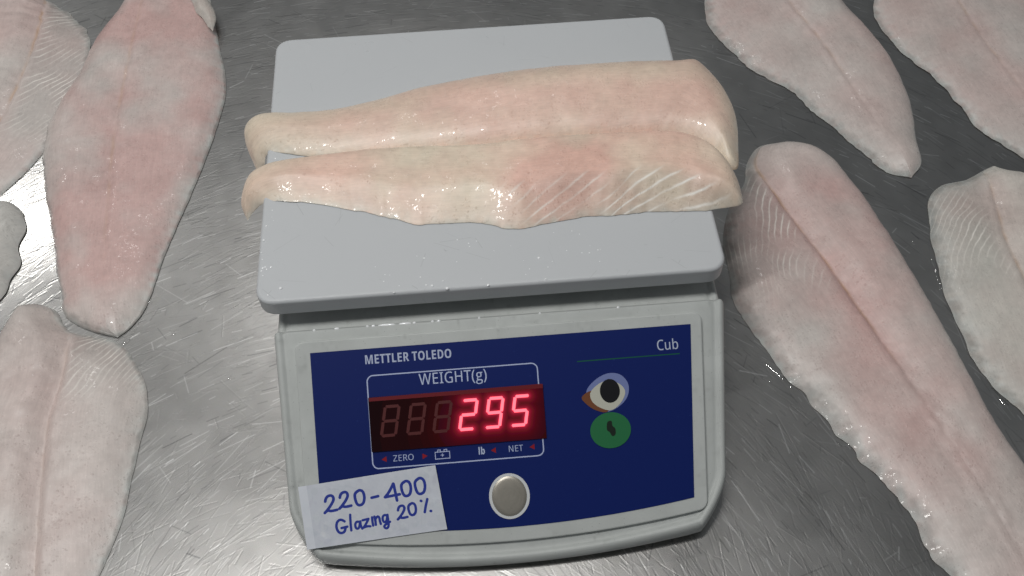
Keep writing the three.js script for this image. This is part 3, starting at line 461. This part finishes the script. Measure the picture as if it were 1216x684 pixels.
tableFillet('F8', 'large pink fillet running from beside the platform to the lower right corner', { seed: 47, nu: 300, thick: 0.0125, belly: 0.01, septa: 0.7, septaEnd: 0.42, slant: 0.9, gap: 6.5, groove: 0.45, grooveEnd: 0.4, tail: 0.75, ragB: 0.002, ragA: 0.001, skin: 10, color: { ...GREY, blush: 0.65, blushEnd: 0.55, tan: 0.6, edgeB: 6 } });
{
  const root = thing('fish_fillet', 'peach coloured fillet being weighed on the scale platform with two tail ends overhanging', 'fish fillet', V3(0, HP, 0.02));
  const PEACH = { pale: [0.76, 0.655, 0.515], pink: [0.78, 0.53, 0.44], rim: [0.74, 0.69, 0.6], blush: 0.75, blushEnd: 0.62, tan: 0 };
  const drop = (s) => { const f = (p) => [p[0], p[1] - 5.6, p[2]]; return { S: f(s.S), E: f(s.E), A: s.A.map(f), B: s.B.map(f) }; };
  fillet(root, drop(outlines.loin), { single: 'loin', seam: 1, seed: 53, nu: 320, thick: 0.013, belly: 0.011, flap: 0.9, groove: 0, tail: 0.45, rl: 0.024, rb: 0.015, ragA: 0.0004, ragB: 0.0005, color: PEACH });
  const tuck = drop(outlines.belly); tuck.A = tuck.A.map((p) => (p[0] > -118 ? [p[0], p[1], p[2] - 3.2 * smooth(-118, -92, p[0])] : p));
  fillet(root, tuck, { single: 'belly', seed: 59, nu: 320, thick: 0.0105, belly: 0.01, flap: 0.6, groove: 0, tail: 0.52, rl: 0.005, rb: 0.026, septa: 0.85, septaEnd: 0.52, slant: 0.9, gap: 11, ragA: 0.0004, ragB: 0.001, color: { ...PEACH, pink: [0.8, 0.5, 0.41], blush: 0.85, blushEnd: 0.66, edgeB: 3 } });
}

// ---------------------------------------------------------------- water
const water = new THREE.MeshPhysicalMaterial({ name: 'clear water', color: 0xffffff, roughness: 0.03, ior: 1.33, transmission: 1, thickness: 0 });
function puddle(label, pts, height) {                          // a shallow clear dome with a wavering edge
  const n = 120, K = 8, c = new THREE.CatmullRomCurve3(pts.map(([x, z]) => V3(x / 1000, 0, z / 1000)), true).getSpacedPoints(n).slice(0, n);
  const m = c.reduce((s, p) => s.add(p), V3(0, 0, 0)).multiplyScalar(1 / n), P = [], I = [];
  for (let k = 0; k <= K; k++) for (let i = 0; i < n; i++) {
    const f = Math.cos(k / K * Math.PI / 2), p = c[i], q = 1 + 0.05 * noise(i * 0.35, pts[0][0]), t = Math.sin(k / K * Math.PI / 2);
    P.push((p.x - m.x) * f * q, 0.0003 + height * Math.pow(1 - f * f, 0.45) * (1 + 0.35 * fbm((p.x * f) * 160, (p.z * f) * 160, 2)) * (k ? 1 : 0), (p.z - m.z) * f * q);
  }
  for (let k = 0; k < K; k++) for (let i = 0; i < n; i++) { const a = k * n + i, b = k * n + (i + 1) % n; I.push(a, a + n, b, b, a + n, b + n); }
  const g = new THREE.BufferGeometry(); g.setAttribute('position', new THREE.Float32BufferAttribute(P, 3)); g.setIndex(I); g.computeVertexNormals();
  const t = mesh('water_puddle', g, water, scene); t.position.set(m.x, 0, m.z); t.userData = { label, category: 'puddle', group: 'water puddles on the table' };
}
puddle('clear water puddle along the left side of the upright pink fillet', [[-270.6,-39.0],[-263.8,-13.4],[-266.8,-2.3],[-263.2,11.6],[-258.1,23.0],[-251.3,28.4],[-249.0,19.0],[-252.3,0.3],[-258.0,-25.9]], 0.0016);
puddle('clear water puddle around the tail tip of the upright pink fillet', [[-230.7,41.3],[-220.4,52.0],[-211.1,57.4],[-206.5,49.3],[-202.5,36.3],[-198.9,26.6],[-206.6,24.1],[-217.2,35.0]], 0.0014);
puddle('little water puddle at the upper right edge of the upright pink fillet', [[-177.9,-166.8],[-171.4,-159.4],[-168.7,-147.4],[-171.8,-136.2],[-177.4,-135.1],[-181.4,-153.6]], 0.0013);
puddle('clear water puddle between the scale and the ragged edge of the large pink fillet', [[141.0,23.6],[133.7,44.7],[136.8,62.9],[141.4,82.3],[147.4,100.5],[156.2,113.2],[163.3,122.2],[165.0,96.7],[155.0,67.4],[150.8,30.8]], 0.0018);
puddle('long water puddle along the left edge of the white ribbed fillet', [[277.8,-3.3],[265.6,28.6],[261.4,62.3],[262.2,91.5],[263.9,116.4],[272.0,139.1],[278.5,147.3],[283.7,133.9],[272.4,106.3],[271.2,54.1]], 0.0016);
{
  const list = [], R = rng(123), one = (x, y, z, r, sx = 1, flat = 0.5) => { const g = new THREE.SphereGeometry(r / 1000, 12, 6, 0, Math.PI * 2, 0, Math.PI / 2); g.scale(sx, flat, 1); g.rotateY(sx === 1 ? R() * 6 : 0); g.translate(x / 1000, y / 1000, z / 1000); list.push(g); };
  for (const [x, z] of [[130.1,99.0],[136.0,89.6],[145.8,107.4],[149.3,112.5],[151.3,118.0],[157.5,126.9],[160.1,131.2],[179.8,150.0],[181.7,156.0],[-149.0,83.8],[-197.4,181.2],[272.5,121.4],[274.4,129.0],[223.5,-85.2],[213.7,-112.7],[203.8,-125.2],[135.1,80.0],[231.0,-7.6],[258.5,24.8],[-163.4,-184.5],[-183.8,51.3],[143.7,72.2]]) { one(x, 0.1, z, 0.8 + R() * 1.1); for (let k = 0; k < 3; k++) one(x + (R() - 0.5) * 9, 0.1, z + (R() - 0.5) * 9, 0.3 + R() * 0.6); }
  const g = mergeGeometries(list), d = mesh('water_droplets', g, water, scene); d.userData = { label: 'small clear water droplets scattered over the steel table beside the fillets', category: 'water droplets', kind: 'stuff' };
  list.length = 0;
  for (const [x, z] of [[-108.8,89.4],[-102.9,86.0],[-29.6,91.1],[-22.4,93.3],[-24.2,88.6],[-32.4,90.4],[-112.3,73.0],[-113.7,63.5],[-112.9,55.7],[-112.2,46.6],[23.6,79.2],[-2.4,93.1],[25.6,92.2],[-48.0,93.4],[48.8,78.4]]) one(x, HP * 1000 - 0.05, z, 0.35 + R() * 0.6, 1, 0.75);
  for (let k = 0; k < 24; k++) one(-113 + R() * 6, HP * 1000 - 0.05, -20 + R() * 105, 0.2 + R() * 0.4);
  for (let k = 0; k < 30; k++) one(-60 + R() * 130, HP * 1000 - 0.05, 63 + R() * 29, 0.2 + R() * 0.25);
  for (const [x, l] of [[-89, 1], [-78, 1.6], [-63, 1], [-60, 1.3], [-53.5, 5.5], [-44.5, 4], [-40, 1.2], [-31, 1], [-28, 1.3], [-8, 0.8], [22, 0.8], [61, 1]]) one(x, 69.1, 101.4, 0.8, l, 0.8);
  const glint = new THREE.MeshPhysicalMaterial({ name: 'wet ice', color: new THREE.Color(0.9, 0.92, 0.94), roughness: 0.2, clearcoat: 1, clearcoatRoughness: 0.1 });  // opaque white paints in glints of clear drops and the wet ridge
  const e = mesh('glint_crumbs', mergeGeometries(list), glint, scene); e.userData = { label: 'white ice crumbs painted for the shine of water drops on platform edge and scale ridge', category: 'ice crumbs', kind: 'stuff' };
}

renderer.render(scene, camera);
